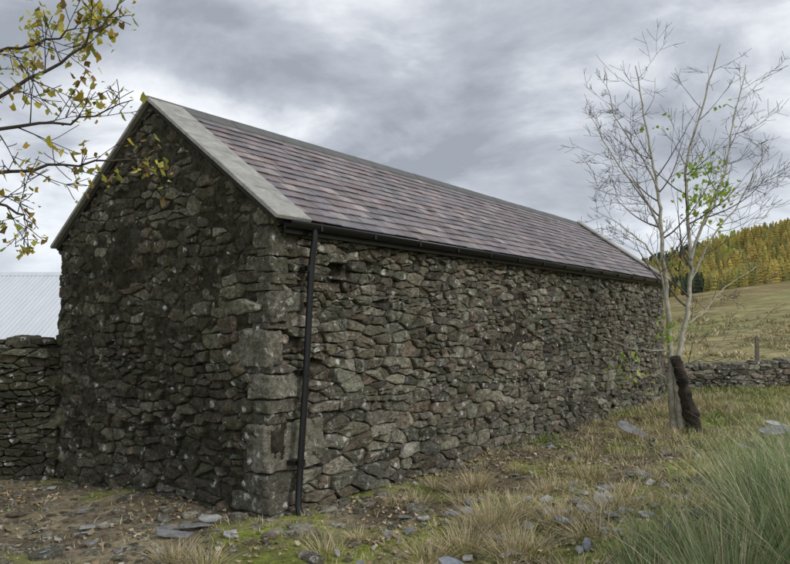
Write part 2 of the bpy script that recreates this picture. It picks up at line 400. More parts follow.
for sd in (0,1): rbox(V,F,sd,.05,L-.05,.02,SLEN-.01,-.10,-.03)
pymesh('roof_deck',V,F,M_dark,barn)
V=[];F=[];K=[]; rr=random.Random(5); ex=.205; ncr=int(SLEN/ex)+1
SP=[(.24,.19,.198),(.27,.215,.215),(.19,.165,.182),(.30,.25,.245),(.22,.195,.205),(.255,.195,.185),(.175,.155,.168),(.33,.28,.27),(.215,.16,.16),(.20,.185,.19)]
UV0=.43; UV1=L-.30
for sd in (0,1):
    for c in range(ncr):
        s0=c*ex-.03; s1=min(s0+.40,SLEN-.01); u=UV0-(.125 if c%2 else 0)+rr.uniform(-.02,.02)
        while u<UV1:
            w=.25+rr.uniform(-.012,.012); a=max(u+.002,UV0); bb=min(u+w-.002,UV1)
            if bb-a>.03:
                ds=rr.uniform(-.010,.010); l=rr.uniform(0,.008)
                o=len(V); rbox(V,F,sd,a,bb,s0+ds,s1,.012+l,.022+l,-.012,-.004)
                pc=rr.choice(SP); v=rr.uniform(.62,1.22); K+=[tuple(q*v for q in pc)]*(len(V)-o)
            u+=w
pymesh('roof_slates',V,F,M_slate,barn,K)
def verge(ua,ub,name,lift=.0):
    V=[];F=[]
    for sd in (0,1):
        e=[-.05,.62,1.28,1.93,2.5,SLEN-.0]
        for k in range(len(e)-1):
            j=rr.uniform(-.003,.003)
            rbox(V,F,sd,ua+j,ub+j,e[k]+.003,e[k+1]-.003,.0+lift,.045+lift+j)
    o=pymesh(name,V,F,M_conc,barn)
    m=o.modifiers.new('b','BEVEL'); m.width=.006; m.segments=2
    V=[];F=[]
    for sd in (0,1): rbox(V,F,sd,ua+.06,ub-.05,.0,SLEN-.03,-.07,-.001+lift)
    pymesh(name+'_bed',V,F,M_dark,barn)
verge(-.10,.42,'verge_coping'); verge(L-.31,L+.10,'far_verge_coping',.04)
V=[];F=[];u=-.09
while u<L+.05:
    u1=min(u+.45,L+.08); prof=[(-.15,-.15*SL+.035),(-.03,-.012+.045),(0,.065),(.03,-.012+.045),(.15,-.15*SL+.035)]
    j=rr.uniform(-.004,.004); o=len(V)
    for uu in (u+.004,u1-.004):
        for p in prof: V.append((uu,W/2+p[0],APEX+p[1]+j))
        for p in prof: V.append((uu,W/2+p[0],APEX+p[1]+j-.03))
    for k in range(4): F+=[(o+k,o+10+k,o+11+k,o+1+k),(o+5+k,o+6+k,o+16+k,o+15+k),(o+k,o+1+k,o+6+k,o+5+k),(o+10+k,o+15+k,o+16+k,o+11+k)]
    F+=[(o,o+5,o+15,o+10),(o+4,o+14,o+19,o+9)]
    u=u1
pymesh('ridge_tiles',V,F,M_ridge,barn)
def sweep(path,rad,n,mat,name,par,a0=0,a1=2*math.pi):
    V=[];F=[]; closed=abs(a1-a0-2*math.pi)<1e-6; m=n if closed else n+1
    for i,p in enumerate(path):
        p=Vector(p); d=(Vector(path[min(i+1,len(path)-1)])-Vector(path[max(i-1,0)])).normalized()
        up=Vector((1,0,0)) if abs(d.z)>.7 else Vector((0,0,1))
        s=d.cross(up).normalized(); t2=s.cross(d).normalized()
        for k in range(m):
            a=a0+(a1-a0)*k/n; V.append(tuple(p+s*math.cos(a)*rad+t2*math.sin(a)*rad))
    for i in range(len(path)-1):
        for k in range(n): F.append((i*m+k,i*m+(k+1)%m,(i+1)*m+(k+1)%m,(i+1)*m+k))
    return pymesh(name,V,F,mat,par,smooth=True)
for v,nm in ((-VO-.05,'gutter'),(W+VO+.05,'rear_gutter')):
    o=sweep([(.06,v,ZE-.035),(L*.5,v,ZE-.04),(L-.02,v,ZE-.045)],.068,12,M_black,nm,barn,math.pi,2*math.pi)
    m=o.modifiers.new('s','SOLIDIFY'); m.thickness=.006
V=[];F=[]
def bx(V,F,a,b):
    o=len(V); V+=[(a[0],a[1],a[2]),(b[0],a[1],a[2]),(b[0],b[1],a[2]),(a[0],b[1],a[2]),(a[0],a[1],b[2]),(b[0],a[1],b[2]),(b[0],b[1],b[2]),(a[0],b[1],b[2])]
    F+=[tuple(o+i for i in q) for q in [(0,3,2,1),(4,5,6,7),(0,1,5,4),(1,2,6,5),(2,3,7,6),(3,0,4,7)]]
bx(V,F,(.10,-VO+.022,ZE-.16),(L-.05,-VO+.045,ZE-.01)); bx(V,F,(.12,-VO+.045,ZE-.158),(L-.07,.02,ZE-.135))
bx(V,F,(.10,W+VO-.045,ZE-.16),(L-.05,W+VO-.022,ZE-.01))
u=.5
while u<L: bx(V,F,(u,-VO-.125,ZE-.115),(u+.03,-VO+.024,ZE-.03)); u+=.95
pymesh('fascia',V,F,M_black,barn)
pipe=[(.47,-VO-.05,ZE-.08),(.47,-VO-.05,ZE-.22),(.465,-.18,ZE-.36),(.46,-.165,ZE-.5),(.41,-.15,1.6),(.34,-.14,.55),(.31,-.14,.10),(.30,-.18,-.0)]
sweep(pipe,.037,14,M_black,'downpipe',barn)
for (u,z) in ((.46,2.68),(.405,1.52),(.34,.55)):
    sweep([(u,-.148,z-.03),(u,-.148,z+.03)],.047,14,M_black,'pipe_bracket',barn)
    V=[];F=[]; bx(V,F,(u-.07,-.108,z-.022),(u+.07,.0,z+.022)); pymesh('pipe_bracket_plate',V,F,M_black,barn)

# ------------------------------------------------------------ dry stone walls
def drywall(name,p0,p1,h0,h1,th,mat,seed,scale=1.,base=-.5):
    p0=Vector(p0);p1=Vector(p1); d=(p1-p0); ln=d.length; d.normalize()
    e=empty(name,(p0.x,p0.y,0),math.atan2(d.y,d.x))
    top=[(-(h1-h0)/ln,1,h0)]
    for k,sgn in enumerate((-1,1)):
        f=(lambda s,z,q,sg=sgn:(s if sg<0 else ln-s, sg*(th/2+q),z))
        tb=top if sgn<0 else [((h1-h0)/ln,1,h1)]
        V,F,K=rubble(0,ln,base,max(h0,h1),[(-1,0,0),(1,0,ln)]+tb,f,scale=scale,prot=(-.03,.05),gap=(.004,.016),big=int(ln*2),seed=seed+k,an=.36)
        pymesh('face_stones_%d'%k,V,F,mat,e,K)
    rr=random.Random(seed); V=[];F=[];K=[]; s=0
    while s<ln:
        w=rr.uniform(.14,.45); hh=rr.uniform(.06,.15); z=h0+(h1-h0)*s/ln
        rock(V,F,K,(s+w/2,rr.uniform(-.04,.04),z+hh*.35),(w,th*rr.uniform(.85,1.1),hh),rr.uniform(-.1,.1),rr.uniform(0,99),.6,cuts=4,tilt=rr.uniform(-.08,.08)); s+=w*.97
    for z in np.arange(.1,.9,.3):
        for q in (-.0,ln): rock(V,F,K,(q,0,z*max(h0,h1)),(.3,th*1.02,.3),0,rr.uniform(0,99),.4,cuts=4)
    pymesh('cope_stones',V,F,mat,e,K)
    o=th/2-.10; V=[(.02,-o,base),(ln-.02,-o,base),(ln-.02,o,base),(.02,o,base),(.02,-o,h0-.02),(ln-.02,-o,h1-.02),(ln-.02,o,h1-.02),(.02,o,h0-.02)]
    pymesh('core',V,[(0,3,2,1),(4,5,6,7),(0,1,5,4),(1,2,6,5),(2,3,7,6),(3,0,4,7)],M_mort,e)
    return e
drywall('dry_stone_wall',(-11.5,9.6),(-4.95,10.2),1.70,1.76,.5,M_dry,40,1.0)
drywall('dry_stone_wall',(7.2,20.6),(19,23.5),.66,.95,.5,M_far,60,1.1,base=-.6)

# ------------------------------------------------------------ shed with pale corrugated roof
shed=empty('corrugated_roof_shed',(-21.5,22,-.3),.02)
t=NT('pale_sheet_metal'); c=t.mix(t.mapr(t.noise(1.2,4,.7,0,t.scalevec(4,.5,.5)),.3,.7),(.62,.66,.70),(.74,.77,.80)); M_sheet=t.fin(c,.5,.4)
t=NT('shed_wall_sheet'); M_sw=t.fin(t.mix(t.noise(3),(.10,.12,.11),(.16,.18,.17)),.7,.3)
LX=12.5; nX=700; V=[];F=[]
for i in range(nX+1):
    xx=LX*i/nX; w=.009*math.sin(2*math.pi*xx/.16)
    V+=[(xx,-.2,1.62+w),(xx,4.2,4.28+w),(xx,8.6,1.62+w)]
for i in range(nX):
    for k in range(2): F.append((3*i+k,3*i+3+k,3*i+4+k,3*i+1+k))
o=pymesh('roof_sheets',V,F,M_sheet,shed); m=o.modifiers.new('s','SOLIDIFY'); m.thickness=.012
prism('shed_walls',[(0,-.3),(8.4,-.3),(8.4,1.6),(4.2,4.15),(0,1.6)],.15,LX-.15,M_sw,shed)
V=[];F=[]
for xx in (2,6.2,10): bx(V,F,(xx,-.04,.1),(xx+1.8,-.005,1.45)); 
pymesh('shed_doors',V,F,M_dark,shed)
V=[(0,4.0,4.17),(LX,4.0,4.17),(LX,4.2,4.33),(0,4.2,4.33),(LX,4.4,4.17),(0,4.4,4.17)]
pymesh('shed_ridge',V,[(0,1,2,3),(3,2,4,5)],M_sheet,shed)

# ------------------------------------------------------------ grass
def outside(x,y,m=.06):
    u,v=to_uv(x,y); return ~((u>-m)&(u<L+m)&(v>-m)&(v<W+m))
def blades(name,P,H,Wd,ang,lean,cols,K=2,mat=None,droop=1.6,parent=None):
    N=len(P); dx=np.cos(ang);dy=np.sin(ang); pa=ang+np.pi/2+np.random.uniform(-.9,.9,N); px=np.cos(pa);py=np.sin(pa)
    vs=[];cs_=[]
    for k in range(K+1):
        t=k/K; w=Wd*(1-t)**.7*.5+.0004; off=lean*H*(t**droop); zz=H*t*(1-.25*lean*t)
        for sg in (-1,1):
            vs.append(np.stack([P[:,0]+dx*off+sg*px*w,P[:,1]+dy*off+sg*py*w,P[:,2]+zz],-1)); cs_.append(cols)
    V=np.stack(vs,1).reshape(-1,3); Cc=np.stack(cs_,1).reshape(-1,3)
    b=np.arange(N)[:,None]*(2*(K+1)); q=[]
    for k in range(K): q.append(b+np.array([[2*k,2*k+1,2*k+3,2*k+2]]))
    Q=np.stack(q,1).reshape(-1,4)
    return npmesh(name,V,Q,mat or M_grass,parent,Cc)
rs=np.random.RandomState(3)
GREEN=np.array([.16,.23,.055]); YG=np.array([.37,.39,.11]); STRAW=np.array([.62,.51,.31])
N=330000
rr_=4.2+(rs.rand(N)**.85)*22; ph=rs.uniform(-.72,.75,N); gx=rr_*np.sin(ph); gy=rr_*np.cos(ph)
dens=fbm(gx*.9+7,gy*.9+7,31); d2=fbm(gx*2.6,gy*2.6+4,71)
u,v=to_uv(gx,gy)
lefty=sstep(-.3,1.2,gx)
p=sstep(.40,.56,dens)*(.25+.75*lefty)*sstep(.38,.62,d2)+.08
p=np.where((gx<-1.3)&(v>1.5)&(u>-3),p*.35,p)
p=p+.35*sstep(3.0,4.5,gx)*sstep(.3,.5,d2)
keep=(rs.rand(N)<p)&outside(gx,gy)&~((gx<-4.7)&(np.abs(gy-10)<.5))
gx=gx[keep];gy=gy[keep];n=len(gx)
dist=np.hypot(gx,gy)
hh=(.03+.06*rs.rand(n)**2+.13*sstep(1.5,4.5,gx)*rs.rand(n))*(.5+1.3*fbm(gx*1.3,gy*1.3,91)); 
cm=fbm(gx*1.1+3,gy*1.1+9,12)
col=GREEN+(YG-GREEN)*sstep(.30,.55,cm)[:,None]*rs.uniform(.3,1,n)[:,None]
st=(rs.rand(n)<(.26+.55*sstep(.44,.58,fbm(gx*.8+31,gy*.8,14))))[:,None]
col=np.where(st,STRAW*rs.uniform(.6,1.1,(n,1)),col*rs.uniform(.7,1.3,(n,1)))
P=np.stack([gx,gy,hgt(gx,gy)-.01],-1)
blades('grass',P,hh,.004+.0007*dist,rs.uniform(0,6.28,n),rs.uniform(.2,1.1,n),col)
def tussock(cx,cy,r,nb,h,wd,pal,leanmax,zoff=0):
    a=rs.uniform(0,6.28,nb); q=r*np.sqrt(rs.rand(nb)); x=cx+q*np.cos(a);y=cy+q*np.sin(a)
    P=np.stack([x,y,hgt(x,y)-.02+zoff],-1); H=h*rs.uniform(.4,1.15,nb)
    le=np.clip(q/r,0,1)*leanmax*rs.uniform(.4,1.3,nb)+rs.rand(nb)*.12
    c=np.array(pal)[rs.randint(0,len(pal),nb)]*rs.uniform(.6,1.25,(nb,1))
    return P,H,np.full(nb,wd)*rs.uniform(.7,1.3,nb),a+rs.normal(0,.6,nb),le,c
def merge(name,L_,K,droop):
    A=[np.concatenate([l[i] for l in L_]) for i in range(6)]
    return blades(name,*A,K=K,droop=droop)
RP=[(.19,.28,.10),(.24,.34,.13),(.30,.40,.18),(.15,.23,.08),(.36,.42,.23),(.52,.48,.30),(.62,.55,.37)]
T=[]
for (cx,cy,r,nb,h) in [(2.2,4.5,.26,520,.85),(2.8,4.65,.32,680,1.15),(3.4,5.1,.34,680,1.2),(2.35,5.0,.22,380,.72),(2.9,5.4,.28,520,1.0),(3.8,5.9,.35,600,1.15),(3.3,6.2,.28,460,.9),(4.5,6.9,.35,560,1.05),(3.6,4.5,.35,600,1.2),(1.75,4.7,.16,240,.55),
    (4.3,5.3,.35,500,1.2),(5.2,7.3,.35,440,1.0),(2.25,5.8,.2,260,.5),(4.9,6.1,.35,460,1.15),(5.8,8.5,.4,420,.9),(4.0,7.6,.25,280,.65),(6.9,9.8,.4,360,.8),(1.9,5.6,.12,140,.4),(7.6,12.0,.4,300,.7),(1.45,4.6,.14,180,.42),(3.0,4.2,.3,460,1.0),(2.0,4.3,.2,300,.6)]:
    T.append(tussock(cx,cy,r,nb,h,.0060,RP,.75))
merge('rush_clump',T,4,1.8)
DP=[(.58,.46,.29),(.66,.55,.36),(.46,.35,.21),(.52,.45,.26),(.36,.37,.16)]
T=[]
for (cx,cy,r,nb,h) in [(1.0,8.6,.13,380,.36),(.95,6.9,.2,560,.36),(1.3,7.4,.2,420,.34),(.65,6.4,.18,420,.30),(1.1,6.2,.22,480,.30),(.3,6.15,.16,300,.24),(-1.95,6.15,.16,380,.22),(-1.65,5.95,.14,260,.2),(1.7,7.0,.2,320,.3),(1.9,8.4,.2,300,.26),
    (.0,7.9,.1,140,.16),(3.0,10.6,.2,260,.28),(4.2,12.2,.2,260,.3),(6.1,14.5,.3,300,.4),(7.5,16.5,.4,300,.5),(2.6,9.2,.2,260,.26),(1.4,5.4,.2,300,.3),(1.9,6.5,.2,300,.3),(2.4,7.4,.22,300,.34)]:
    T.append(tussock(cx,cy,r*1.15,nb,h*.9,.0055,DP,1.5))
for k in range(110):
    dd=rs.uniform(5.5,18); aa=rs.uniform(-.1,.6); cx,cy=dd*math.sin(aa),dd*math.cos(aa)
    if outside(np.array(cx),np.array(cy),.15): T.append(tussock(cx,cy,rs.uniform(.05,.16),rs.randint(50,150),rs.uniform(.10,.26),.005+.0003*dd,DP,1.5))
# coarse tussocks over the rough field beyond the wall
for k in range(420):
    dd=rs.uniform(24,75); aa=rs.uniform(.28,.70); cx,cy=dd*math.sin(aa),dd*math.cos(aa)
    T.append(tussock(cx,cy,rs.uniform(.2,.6),26,rs.uniform(.2,.5),.03+.0008*dd,DP+[(.25,.28,.11)],1.3))
merge('dry_grass_clump',T,3,1.4)

# ------------------------------------------------------------ leaf litter
LO=np.array([(0,-.5),(.32,-.28),(.5,.05),(.22,.18),(0,.55),(-.22,.18),(-.5,.05),(-.32,-.28)])
def leafmesh(name,P,size,cols,mat,tiltmax,parent=None,rs=rs):
    n=len(P); a=rs.uniform(0,6.28,n); tx=rs.uniform(-tiltmax,tiltmax,n); ty=rs.uniform(-tiltmax,tiltmax,n)
    l=LO[None]*size[:,None,None]; cu=(LO[:,0]**2)[None]*size[:,None]*rs.uniform(.2,1.4,(n,1))
    x=l[...,0]*np.cos(a)[:,None]-l[...,1]*np.sin(a)[:,None]; y=l[...,0]*np.sin(a)[:,None]+l[...,1]*np.cos(a)[:,None]
    z=cu+x*np.tan(tx)[:,None]+y*np.tan(ty)[:,None]
    V=np.stack([x,y,z],-1)+P[:,None,:]; V=V.reshape(-1,3); b=(np.arange(n)*8)[:,None]
    Q=np.concatenate([b+np.array([[7,0,1,2]]),b+np.array([[2,3,6,7]]),b+np.array([[3,4,5,6]])])
    return npmesh(name,V,Q,mat,parent,np.repeat(cols,8,axis=0))
N=52000
rr_=4.5+rs.rand(N)*16; ph=rs.uniform(-.70,.70,N); gx=rr_*np.sin(ph); gy=rr_*np.cos(ph); u,v=to_uv(gx,gy)
p=.30+.6*np.exp(-np.clip(-v,0,9)/1.2)*(u>0)+.5*np.exp(-((gx-5)**2+(gy-12)**2)/8)
p*=sstep(.35,.6,fbm(gx*1.5+2,gy*1.5,66))
keep=(rs.rand(N)<p)&outside(gx,gy,.03); gx=gx[keep];gy=gy[keep];n=len(gx)
LP=np.array([(.28,.19,.11),(.40,.30,.18),(.20,.14,.09),(.54,.45,.30),(.33,.26,.12),(.44,.40,.32)])
leafmesh('leaf_litter',np.stack([gx,gy,hgt(gx,gy)+.010+rs.rand(n)*.015],-1),rs.uniform(.025,.065,n),LP[rs.randint(0,6,n)]*rs.uniform(.7,1.2,(n,1)),M_litter,.5)

# ------------------------------------------------------------ rubble on ground & slate slabs
V=[];F=[];K=[]
for k in range(1900):
    if R.random()<.6:
        u=-R.uniform(.0,2.8); v=R.uniform(-.6,W+.5); q=C0+RU*u+RV*v
        if R.random()<.4: q=C0+RU*R.uniform(-.2,L)+RV*(-R.uniform(.0,.5))
    else:
        a=R.uniform(-.6,.55); dd=R.uniform(5.3,13); q=np.array([dd*math.sin(a),dd*math.cos(a)])
    if not outside(q[0],q[1],.02): continue
    s=R.uniform(.015,.06)*(2.2 if R.random()<.07 else 1); z=float(hgt(q[0],q[1]))
    rock(V,F,K,(q[0],q[1],z+s*.10),(s*R.uniform(1,2.4),s*R.uniform(.8,1.6),s*R.uniform(.3,.8)),R.uniform(0,6.28),R.uniform(0,99),.8,cuts=2,tilt=R.uniform(-.2,.2),pw=4)
for (cx,cy,s) in [(-.92,6.95,.17),(-.78,6.25,.13),(-.6,7.2,.11),(-1.6,6.7,.12),(-1.2,6.85,.11),(-2.2,7.4,.12),(-1.9,6.4,.1)]:
    rock(V,F,K,(cx,cy,float(hgt(cx,cy))+s*.1),(s*1.5,s,s*.5),R.uniform(0,3),R.uniform(0,99),.9,col=(.30,.28,.24),cuts=6,pw=4)
pymesh('rubble_stones',V,F,M_wall,None,K)
def slab(V,F,K,c,sx,sy,rot,tx,ty,col):
    rr=random.Random(c[0]*91+c[1]); n=11; pts=[]
    for k in range(n):
        a=2*math.pi*k/n+rr.uniform(-.15,.15); e=rr.uniform(.7,1.1); ca,sa=math.cos(a),math.sin(a); m=max(abs(ca),abs(sa)); pts.append((ca/m**.8*e*sx/2,sa/m**.8*e*sy/2))
    M=Matrix.Rotation(rot,3,'Z')@Matrix.Rotation(tx,3,'X')@Matrix.Rotation(ty,3,'Y'); o=len(V)
    z=float(hgt(c[0],c[1]))+c[2]
    for h in (0,.014):
        for p in pts: w=M@Vector((p[0],p[1],h)); V.append((c[0]+w.x,c[1]+w.y,z+w.z))
    F.append(tuple(o+n-1-k for k in range(n))); F.append(tuple(o+n+k for k in range(n)))
    for k in range(n): F.append((o+k,o+(k+1)%n,o+n+(k+1)%n,o+n+k))
    K+=[col]*(2*n)
V=[];F=[];K=[]
SG=(.25,.255,.255);SB=(.23,.255,.29);SW=(.42,.42,.40)
for a in [((-2.15,6.75,.02),.36,.2,.2,.05,.1,SG),((-2.0,6.9,.04),.32,.18,.5,-.1,.05,SG),((-1.9,7.05,.06),.26,.17,-.2,.15,0,SW),((-2.3,6.95,.03),.26,.18,1.2,.1,.1,SG),
    ((.50,5.75,.05),.26,.24,.3,.5,.1,SB),((4.3,12.4,.12),.70,.28,-.9,.35,.3,SG),((6.9,12.4,.14),.6,.35,.2,.3,-.1,SG),((7.2,12.9,.18),.55,.3,.6,.3,.1,SW),
    ((2.05,7.3,.05),.30,.18,.5,.3,.2,SB),((2.3,7.7,.05),.24,.18,1.1,.35,-.3,SG),((1.75,7.0,.04),.24,.14,.1,.2,.2,SB),((1.55,7.5,.03),.2,.12,2,.1,.2,SG),((2.2,7.0,.04),.22,.14,2.4,.3,.1,SG),
    ((5.7,11.2,.05),.25,.16,.2,.3,.2,SG),((6.0,12.0,.05),.25,.16,.8,.3,.2,SG),((3.3,9.2,.04),.24,.14,.7,.3,0,SG),((.3,7.3,.03),.14,.09,.3,.2,0,SW),((1.0,6.5,.04),.15,.1,.9,.3,.1,SG),((2.6,8.4,.04),.22,.1,.4,.2,.1,SB)]: slab(V,F,K,*a)
for k in range(150):
    if k<80: dd=R.uniform(5.8,13); aa=R.uniform(-.5,.55)
    else: dd=R.gauss(7.6,1.1); aa=R.gauss(.25,.10)
    cx,cy=dd*math.sin(aa),dd*math.cos(aa)
    if outside(np.array(cx),np.array(cy),.1): slab(V,F,K,(cx,cy,.025),R.uniform(.05,.20),R.uniform(.04,.13),R.uniform(0,6),R.uniform(-.4,.4),R.uniform(-.4,.4),R.choice((SG,SB,SW)))
t=NT('loose_slate'); c=t.mix(1.0,t.attr(),t.grey(t.mapr(t.noise(9,4,.75),.3,.7,.5,1.5)),'MULTIPLY'); t.bump(t.noise(20,4,.7),.6,.03); M_ls=t.fin(c,.6,.4)
pymesh('loose_slates',V,F,M_ls,None,K)

# ------------------------------------------------------------ trees
class Tree:
    def __init__(s,seed): s.V=[];s.F=[];s.mi=[];s.rr=random.Random(seed); s.tips=[]
    def tube(s,pts,rad,n,mi=0):
        o=len(s.V); prev=None
        for i,p in enumerate(pts):
            d=(pts[min(i+1,len(pts)-1)]-pts[max(i-1,0)]).normalized()
            if prev is None: prev=d.orthogonal()
            sd=(prev-d*prev.dot(d)).normalized(); prev=sd; tt=d.cross(sd)
            for k in range(n):
                a=2*math.pi*k/n; s.V.append(tuple(p+(sd*math.cos(a)+tt*math.sin(a))*rad[i]))
        for i in range(len(pts)-1):
            for k in range(n): s.F.append((o+i*n+k,o+i*n+(k+1)%n,o+(i+1)*n+(k+1)%n,o+(i+1)*n+k)); s.mi.append(mi)
        s.F.append(tuple(o+(len(pts)-1)*n+k for k in range(n))); s.mi.append(mi)
    def smooth(s,pts,m=5,jit=.02):
        P=[Vector(p) for p in pts]; P=[P[0]*2-P[1]]+P+[P[-1]*2-P[-2]]; out=[]
        for i in range(1,len(P)-2):
            for k in range(m):
                t=k/m; a,b,c,d=P[i-1],P[i],P[i+1],P[i+2]
                q=.5*((2*b)+(c-a)*t+(2*a-5*b+4*c-d)*t*t+(3*b-a-3*c+d)*t**3)
                out.append(q+Vector([s.rr.uniform(-jit,jit) for _ in range(3)]))
        out.append(P[-2]); return out
    def branch(s,p,d,ln,r,lev,maxlev,up=.25,mi=1,kids=(4,7)):
        n=max(4,int(ln/.12)); step=ln/n; pts=[p]; d=d.normalized()
        for i in range(n):
            d=(d+Vector([s.rr.uniform(-.12,.12) for _ in range(3)])+Vector((0,0,up*.16))).normalized()
            pts.append(pts[-1]+d*step)
        rad=[max(.0036,r*(1-.82*i/n)) for i in range(n+1)]
        s.tube(pts,rad,6 if r>.012 else 3,mi); s.tips.append(pts[-1])
        if lev<maxlev:
            for k in range(s.rr.randint(*kids)):
                i=s.rr.randint(max(1,int(n*.2)),n-1); dd=(pts[i+1]-pts[i]).normalized()
                ax=dd.orthogonal(); ax.rotate(Matrix.Rotation(s.rr.uniform(0,6.28),3,dd)); nd=dd+ax*s.rr.uniform(.5,1.0)
                s.branch(pts[i],nd,ln*s.rr.uniform(.35,.62),rad[i]*.6,lev+1,maxlev,up,mi,kids)
    def limb(s,pts,r0,r1,n=10,mi=0,kids=8,klen=1.3,maxlev=2,start=.3,up=.4,spread=(.7,1.2),kk=(3,6)):
        q=s.smooth(pts); m=len(q)-1; rad=[r0+(r1-r0)*(i/m)**.9 for i in range(m+1)]
        s.tube(q,rad,n,mi)
        for k in range(kids):
            f=start+(1-start)*(k+s.rr.random())/kids; i=min(m-1,int(f*m)); dd=(q[i+1]-q[i]).normalized()
            ax=dd.orthogonal(); ax.rotate(Matrix.Rotation(s.rr.uniform(0,6.28),3,dd)); nd=dd*.8+ax*s.rr.uniform(*spread)
            s.branch(q[i],nd,klen*s.rr.uniform(.6,1.15)*(1.15-.6*f),rad[i]*.5,1,maxlev,up,1,kk)
        s.tips.append(q[-1]); return q
    def make(s,name,mats,parent):
        o=pymesh(name,s.V,s.F,None,parent,smooth=True)
        for m in mats: o.data.materials.append(m)
        o.data.polygons.foreach_set('material_index',s.mi); return o

ash=empty('ash_tree'); T=Tree(21); D=13.0
def q(x,z,y=0): return (x,D+y,z)
T.limb([q(5.30,-.15),q(5.27,.9,.02),q(5.27,1.9),q(5.18,3.0,-.05),q(5.15,4.1,0),q(5.10,4.9,.1),q(4.93,5.9,.1),q(4.72,7.1,0)],.070,.010,kids=14,klen=1.9,maxlev=3,start=.40,kk=(2,5))
T.limb([q(5.42,-.15,-.1),q(5.38,.6,-.1),q(5.36,1.25,-.05),q(5.60,2.2,0),q(5.75,3.1,.1),q(5.72,4.2,.1),q(5.68,5.1,0),q(5.95,6.2,-.1),q(6.3,7.45,-.2)],.070,.010,kids=14,klen=1.9,maxlev=3,start=.40,kk=(2,5))
T.limb([q(5.74,3.3,.1),q(6.05,4.1,.1),q(6.5,5.0,.2),q(6.75,6.0,.3),q(7.0,7.2,.2)],.035,.008,kids=12,klen=1.5,maxlev=3,start=.2,n=8,kk=(2,5))
T.limb([q(5.74,2.9,.1),q(6.2,3.7,.2),q(6.9,4.5,.4),q(7.5,5.6,.4)],.026,.006,kids=10,klen=1.3,maxlev=3,start=.2,n=7,kk=(2,5))
T.limb([q(5.55,2.0,0),q(6.0,2.3,.1),q(6.5,2.75,.3),q(7.25,3.2,.5)],.022,.006,kids=10,klen=.9,maxlev=3,start=.15,n=6,kk=(2,5))
T.limb([q(5.26,1.5),q(4.9,1.55,-.2),q(4.4,1.6,-.4),q(3.7,1.85,-.5)],.016,.004,kids=9,klen=.7,maxlev=2,start=.15,n=6)
T.limb([q(5.2,2.6),q(4.9,3.3,-.3),q(4.3,3.8,-.5),q(3.6,4.2,-.6)],.022,.004,kids=11,klen=1.0,maxlev=3,start=.15,n=6,kk=(2,5))
T.limb([q(5.14,3.8),q(4.8,4.5,-.1),q(4.2,5.2,-.2),q(3.7,6.2,-.2)],.026,.005,kids=11,klen=1.1,maxlev=3,start=.15,n=6,kk=(2,5))
T.limb([q(5.12,4.6),q(4.9,5.3,.2),q(4.4,6.2,.3),q(4.2,7.2,.3)],.02,.005,kids=9,klen=1.0,maxlev=3,start=.15,n=6,kk=(2,5))
T.limb([q(5.4,1.2,-.05),q(5.8,1.45,-.3),q(6.3,1.9,-.4),q(6.9,2.0,-.6)],.018,.004,kids=12,klen=.9,maxlev=2,start=.1,n=6)
T.limb([q(5.25,1.0),q(4.95,1.1,-.2),q(4.5,1.05,-.5)],.012,.003,kids=9,klen=.5,maxlev=2,start=.1,n=5)
T.make('trunk_and_branches',[M_bark,M_twig],ash)
T2=Tree(5)
qq=T2.smooth([q(5.64,-.2,-.2),q(5.58,.2,-.22),q(5.49,.6,-.19),q(5.40,1.05,-.15),q(5.32,1.42,-.10)],8,.004)
T2.tube(qq,[.135*(1.2-.6*i/len(qq))*(1+.30*noise.noise(p*4)) for i,p in enumerate(qq)],18,0)
for i,p in enumerate(T2.V):
    nv=noise.noise_vector(Vector(p)*11)*.028+noise.noise_vector(Vector(p)*25)*.012; T2.V[i]=(p[0]+nv.x,p[1]+nv.y,p[2]+nv.z)
T2.make('mossy_stump',[M_darkbark],ash)
ls=[];rs2=np.random.RandomState(8)
for c,r,n in [((5.9,4.4),.42,110),((5.75,5.0),.25,45),((6.35,4.6),.3,60),((6.1,5.1),.25,40),((5.2,1.9),.3,30),((4.3,1.2),.4,26),((5.3,3.3),.2,12),((5.15,5.9),.5,10),((6.5,6.2),.6,10),((4.7,1.0),.4,16),((6.3,3.7),.4,24)]:
    ls.append(np.array([c[0],D,c[1]])+rs2.normal(0,.45,(n,3))*r)
P=np.concatenate(ls); n=len(P)
leafmesh('leaves',P,rs2.uniform(.05,.10,n),np.array([(.40,.54,.09),(.50,.58,.12),(.30,.46,.08)])[rs2.randint(0,3,n)],M_leaf,1.0,ash,rs2)

maple=empty('maple_tree'); T=Tree(33)
ML=[[( -5.4,5.6,2.6),(-4.4,5.5,3.4),(-3.6,5.5,3.8),(-2.9,5.5,4.15),(-2.45,5.5,4.55),(-2.25,5.5,4.85)],
    [(-5.4,5.6,2.4),(-4.4,5.6,3.2),(-3.3,5.5,3.65),(-2.7,5.5,3.72),(-2.15,5.45,3.9)],
    [(-5.4,5.6,2.2),(-4.3,5.5,3.0),(-3.3,5.5,3.28),(-2.6,5.5,3.38),(-1.95,5.5,3.42)],
    [(-5.4,5.6,1.9),(-4.4,5.6,2.7),(-3.6,5.5,3.1),(-3.1,5.5,2.98),(-2.98,5.5,2.85)],
    [(-5.4,5.6,2.8),(-4.4,5.7,4.0),(-3.6,5.7,4.35),(-3.0,5.7,4.5),(-2.7,5.8,4.75)],
    [(-5.4,5.6,3.0),(-5.0,5.7,4.6),(-4.3,5.9,5.6),(-3.7,6.0,6.2)],
    [(-5.5,5.6,3.0),(-6.2,5.9,4.4),(-7.0,6.0,5.4),(-7.6,6.2,6.4)],
    [(-5.5,5.6,2.6),(-6.4,5.0,3.6),(-7.3,4.6,4.2)]]
